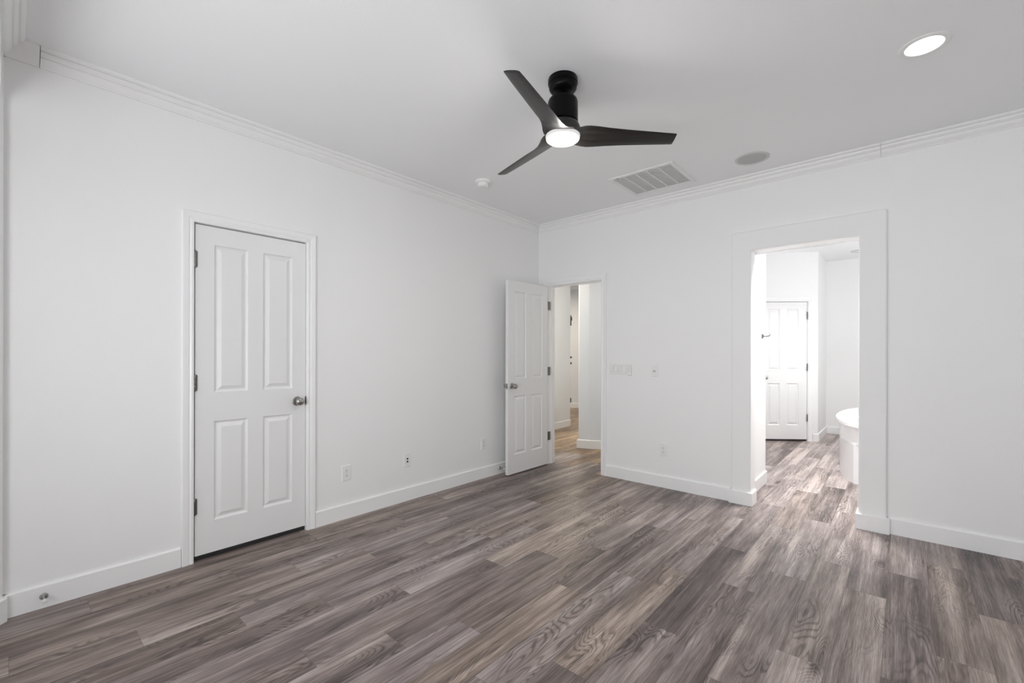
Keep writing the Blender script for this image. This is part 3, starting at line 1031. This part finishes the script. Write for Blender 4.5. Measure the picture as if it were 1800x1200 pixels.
# ------------------------------------------------------------------ wall plates. local: x along wall, -y out of the wall, z up
def plate(t, w, h, mat=MPL):
    bm = bmesh.new()
    d = 0.006
    a = [bm.verts.new((sx * w / 2, 0, sz * h / 2)) for sx, sz in ((-1, -1), (1, -1), (1, 1), (-1, 1))]
    b = [bm.verts.new((sx * w / 2, -d * 0.5, sz * h / 2)) for sx, sz in ((-1, -1), (1, -1), (1, 1), (-1, 1))]
    c = [bm.verts.new((sx * (w / 2 - 0.004), -d, sz * (h / 2 - 0.004))) for sx, sz in ((-1, -1), (1, -1), (1, 1), (-1, 1))]
    for A, B in ((a, b), (b, c)):
        for i in range(4):
            j = (i + 1) % 4
            bm.faces.new((A[i], A[j], B[j], B[i]))
    bm.faces.new(c)
    bm.faces.new(a[::-1])
    return obj('plate', bm, mat, t)

def outlet(label, loc, rz, group=None):
    t = thing('wall_outlet', label, 'outlet', loc, rz, group)
    plate(t, 0.072, 0.118)
    for s in (-1, 1):
        bm = bmesh.new()
        ang = [math.radians(a) for a in range(0, 360, 20)]
        pts = [(max(-0.0155, min(0.0155, 0.0175 * math.cos(a))), s * 0.0195 + max(-0.0125, min(0.0125, 0.0145 * math.sin(a)))) for a in ang]
        lo = [bm.verts.new((x, -0.006, z)) for x, z in pts]
        hi = [bm.verts.new((x, -0.0082, z)) for x, z in pts]
        bm.faces.new(hi)
        for i in range(len(pts)):
            j = (i + 1) % len(pts)
            bm.faces.new((lo[i], lo[j], hi[j], hi[i]))
        r_ = obj('receptacle', bm, MPL, t)
        bm = bmesh.new()
        for xx, hh in ((-0.0065, 0.009), (0.0065, 0.0075)):
            box(bm, (xx - 0.0012, -0.0086, s * 0.0195 + 0.003 - hh / 2), (xx + 0.0012, -0.0080, s * 0.0195 + 0.003 + hh / 2))
        lathe(bm, [(0.0, 0.0086), (0.0026, 0.0086), (0.0026, 0.0080), (0.0, 0.0080)], 10, (0, 0, s * 0.0195 - 0.0075), (0, -1, 0))
        obj('slots', bm, MSLOT, r_)
    bm = bmesh.new()
    lathe(bm, [(0.0, 0.0072), (0.003, 0.0068), (0.0032, 0.006), (0.0, 0.006)], 10, (0, 0, 0), (0, -1, 0))
    obj('screw', bm, MPG, t)
    return t
RL = math.pi / 2     # plates on the left wall: local -y -> world +x
outlet('white duplex outlet nearest the closed panel door on the long wall', (0.0, -2.399, 0.347), RL)
outlet('white duplex outlet on the long wall close to the open door', (0.0, -0.907, 0.349), RL)
outlet('white duplex outlet low on the wall between the doorway and bathroom opening', (1.507, 0.0, 0.355), 0.0)
outlet('white duplex outlet on the hall wall beyond the doorway', (-1.137, 1.90, 0.325), math.atan2(2.454 - 0.12, -0.11))

t = thing('cable_jack_plate', 'white wall plate with two dark jacks between the outlets on the long wall', 'wall plate', (0.0, -1.842, 0.347), RL)
plate(t, 0.072, 0.118)
bm = bmesh.new()
box(bm, (-0.017, -0.0072, -0.034), (0.017, -0.006, 0.034))
obj('insert', bm, MPL, t)
for s in (-1, 1):
    bm = bmesh.new()
    lathe(bm, [(0.0, 0.0125), (0.0065, 0.0125), (0.0075, 0.0118), (0.0075, 0.007), (0.0, 0.007)], 14, (0, 0, s * 0.0125), (0, -1, 0))
    obj('jack', bm, MDK, t)

t = thing('light_switch_plate', 'wide white four switch plate beside the hall doorway', 'light switch', (1.034, 0.0, 1.114), 0.0)
plate(t, 0.198, 0.112)
for k in range(4):
    x = (k - 1.5) * 0.046
    bm = bmesh.new()
    box(bm, (x - 0.0175, -0.0068, -0.0345), (x + 0.0175, -0.0060, 0.0345))
    f_ = obj('switch_frame', bm, MPG, t)
    bm = bmesh.new()
    tl = 0.0035 if k % 2 else -0.0035
    v = [bm.verts.new(p) for p in ((x - 0.0160, -0.0068, -0.033), (x + 0.0160, -0.0068, -0.033), (x + 0.0160, -0.0068, 0.033), (x - 0.0160, -0.0068, 0.033),
                                   (x - 0.0155, -0.0095 - tl * 0.7, -0.032), (x + 0.0155, -0.0095 - tl * 0.7, -0.032), (x + 0.0155, -0.0095 + tl * 0.7, 0.032), (x - 0.0155, -0.0095 + tl * 0.7, 0.032))]
    for f in ((0, 3, 2, 1), (4, 5, 6, 7), (0, 1, 5, 4), (1, 2, 6, 5), (2, 3, 7, 6), (3, 0, 4, 7)):
        bm.faces.new([v[i] for i in f])
    obj('rocker', bm, MPL, t, bevel=0.001, seg=1)

t = thing('fan_remote', 'slim white remote control in a wall cradle right of the switches', 'remote control', (1.161, 0.0, 1.105), 0.0)
bm = bmesh.new()
box(bm, (-0.020, -0.010, -0.055), (0.020, 0.0, 0.02))
obj('cradle', bm, MPL, t, bevel=0.004)
bm = bmesh.new()
box(bm, (-0.017, -0.022, -0.052), (0.017, -0.010, 0.058))
obj('body', bm, MPL, t, bevel=0.005)
bm = bmesh.new()
for zz in (0.035, 0.018, 0.001, -0.016):
    lathe(bm, [(0.0, 0.0232), (0.005, 0.0230), (0.0055, 0.022), (0.0, 0.022)], 12, (0, 0, zz), (0, -1, 0))
obj('buttons', bm, MPG, t)

t = thing('dimmer_plate', 'small white wall plate with one round knob', 'wall plate', (1.418, 0.0, 1.106), 0.0)
plate(t, 0.070, 0.114)
bm = bmesh.new()
lathe(bm, [(0.0, 0.024), (0.009, 0.0235), (0.0105, 0.022), (0.0115, 0.006), (0.0, 0.006)], 20, (0, 0, -0.004), (0, -1, 0))
obj('dimmer_knob', bm, MPG, t, smooth=40)

# ------------------------------------------------------------------ door stops
def door_stop(label, y, z):
    t = thing('door_stop', label, 'door stop', (BT, y, z))
    bm = bmesh.new()
    lathe(bm, [(0.0, 0.0), (0.015, 0.0), (0.016, 0.003), (0.013, 0.008), (0.006, 0.010), (0.0, 0.010)], 20, (0, 0, 0), (1, 0, 0))
    obj('rose', bm, MNI, t, smooth=40)
    bm = bmesh.new()
    lathe(bm, [(0.0045, 0.008), (0.0045, 0.060), (0.0, 0.060)], 14, (0, 0, 0), (1, 0, 0))
    obj('rod', bm, MNI, t, smooth=40)
    bm = bmesh.new()
    lathe(bm, [(0.0, 0.056), (0.008, 0.056), (0.009, 0.060), (0.009, 0.070), (0.006, 0.074), (0.0, 0.075)], 16, (0, 0, 0), (1, 0, 0))
    obj('tip', bm, MRUB, t, smooth=40)
door_stop('nickel door stop with white tip at the far left of the baseboard', -4.006, 0.058)
door_stop('nickel door stop with white tip next to the open door', -0.680, 0.060)

# ------------------------------------------------------------------ bathroom : robe hook and tub
t = thing('robe_hook', 'chrome robe hook on the bathroom wall just inside the opening', 'hook', (2.19, 0.70, 1.440))
bm = bmesh.new()
lathe(bm, [(0.0, 0.0), (0.024, 0.0), (0.024, 0.005), (0.016, 0.012), (0.009, 0.016), (0.0, 0.016)], 22, (0, 0, 0), (1, 0, 0))
obj('rose', bm, MHG, t, smooth=40)
bm = bmesh.new()
tube(bm, [(0.012, 0, 0), (0.035, 0, -0.003), (0.055, 0, 0.0), (0.066, 0, 0.006), (0.070, 0, 0.018)], [0.006, 0.005, 0.005, 0.005, 0.006], 12)
obj('arm', bm, MHG, t, smooth=40)

tub = thing('bathtub', 'white drop-in bathtub with an overhanging curved deck', 'bathtub', (3.3, 2.2, 0.0))
def toff(pts):
    return [(x - 3.3, y - 2.2) for x, y in pts]
DECK = [(4.38, 0.98), (3.6, 0.98), (3.20, 1.03), (3.00, 1.13), (2.893, 1.245), (2.83, 1.31), (2.775, 1.40), (2.715, 1.58), (2.672, 1.80), (2.648, 2.02), (2.650, 2.25), (2.668, 2.48), (2.709, 2.70), (2.80, 2.98), (2.95, 3.22), (3.2, 3.42), (3.6, 3.5), (4.38, 3.5)]
# deck with basin hole
ell = [(3.5 + 0.752 * math.cos(a), 2.2 + 1.0 * math.sin(a)) for a in [2 * math.pi * k / 48 for k in range(48)]]
bm = bmesh.new()
def resample(poly, ctr, angs):
    out = []
    for a in angs:
        dx, dy = math.cos(a), math.sin(a)
        best = None
        for i in range(len(poly)):
            (x0, y0), (x1, y1) = poly[i], poly[(i + 1) % len(poly)]
            ex, ey = x1 - x0, y1 - y0
            den = dx * ey - dy * ex
            if abs(den) < 1e-9:
                continue
            tt = ((x0 - ctr[0]) * ey - (y0 - ctr[1]) * ex) / den
            ss = ((x0 - ctr[0]) * dy - (y0 - ctr[1]) * dx) / den
            if tt > 0 and -1e-6 <= ss <= 1 + 1e-6 and (best is None or tt > best):
                best = tt
        out.append((ctr[0] + dx * best, ctr[1] + dy * best))
    return out
NA = 96
angs = [2 * math.pi * k / NA for k in range(NA)]
out = resample(DECK, (3.5, 2.2), angs)
def loop(pts, z):
    return [bm.verts.new((x - 3.3, y - 2.2, z)) for x, y in pts]
def bridge(A, B):
    for i in range(len(A)):
        j = (i + 1) % len(A)
        bm.faces.new((A[i], A[j], B[j], B[i]))
inn = [(3.5 + 0.70 * math.cos(a), 2.2 + 0.95 * math.sin(a)) for a in angs]
l1 = loop(out, 0.562)
l2 = loop(out, 0.592)
shr = [(3.5 + (x - 3.5) * 0.99, 2.2 + (y - 2.2) * 0.99) for x, y in out]
l3 = loop(shr, 0.600)
l4 = loop(inn, 0.600)
l5 = loop(inn, 0.562)
bridge(l1, l2); bridge(l2, l3); bridge(l3, l4); bridge(l4, l5); bridge(l5, l1)
obj('deck', bm, MACR, tub, smooth=40)
bm = bmesh.new()
def eloop(f, g, z):
    return [bm.verts.new((3.5 + 0.752 * f * math.cos(a) - 3.3, 2.2 + 1.0 * g * math.sin(a) - 2.2, z)) for a in angs]
L_ = [eloop(1.0, 1.0, 0.600), eloop(1.0, 1.0, 0.618), eloop(0.985, 0.988, 0.627), eloop(0.93, 0.945, 0.627), eloop(0.905, 0.925, 0.615), eloop(0.86, 0.89, 0.50), eloop(0.78, 0.82, 0.25), eloop(0.70, 0.75, 0.16), eloop(0.3, 0.35, 0.14)]
for a_, c_ in zip(L_, L_[1:]):
    bridge(a_, c_)
bm.faces.new(L_[-1])
obj('basin', bm, MACR, tub, smooth=45)
UP = [(4.38, 1.08), (3.2, 1.13), (2.96, 1.27), (2.880, 1.335), (2.82, 1.44), (2.745, 1.66), (2.690, 1.90), (2.684, 2.2), (2.70, 2.45), (2.75, 2.70), (2.85, 2.98), (3.05, 3.25), (3.4, 3.42), (4.38, 3.42)]
bm = bmesh.new()
prism(bm, toff(UP), 0.385, 0.562)
obj('apron_band', bm, MACR, tub, smooth=40)
LO = [(4.38, 1.10), (3.2, 1.15), (2.97, 1.29), (2.893, 1.345), (2.852, 1.352), (2.80, 1.46), (2.740, 1.66), (2.700, 1.86), (2.697, 2.2), (2.712, 2.45), (2.762, 2.70), (2.862, 2.97), (3.06, 3.23), (3.41, 3.40), (4.38, 3.40)]
bm = bmesh.new()
prism(bm, toff(LO), 0.0, 0.385)
obj('apron_panel', bm, MTILE, tub, smooth=25)
bm = bmesh.new()
FP = (2.89, 2.88)
lathe(bm, [(0.0, 0.60), (0.028, 0.60), (0.028, 0.606), (0.014, 0.612), (0.012, 0.66), (0.018, 0.665), (0.018, 0.685), (0.0, 0.688)], 18, (FP[0] - 3.3, FP[1] - 2.2, 0))
tube(bm, [(FP[0] - 3.3, FP[1] - 2.2, 0.67), (FP[0] - 3.24, FP[1] - 2.24, 0.70), (FP[0] - 3.17, FP[1] - 2.29, 0.69), (FP[0] - 3.14, FP[1] - 2.31, 0.665)], 0.010, 10)
obj('faucet', bm, MCH, tub, smooth=40)
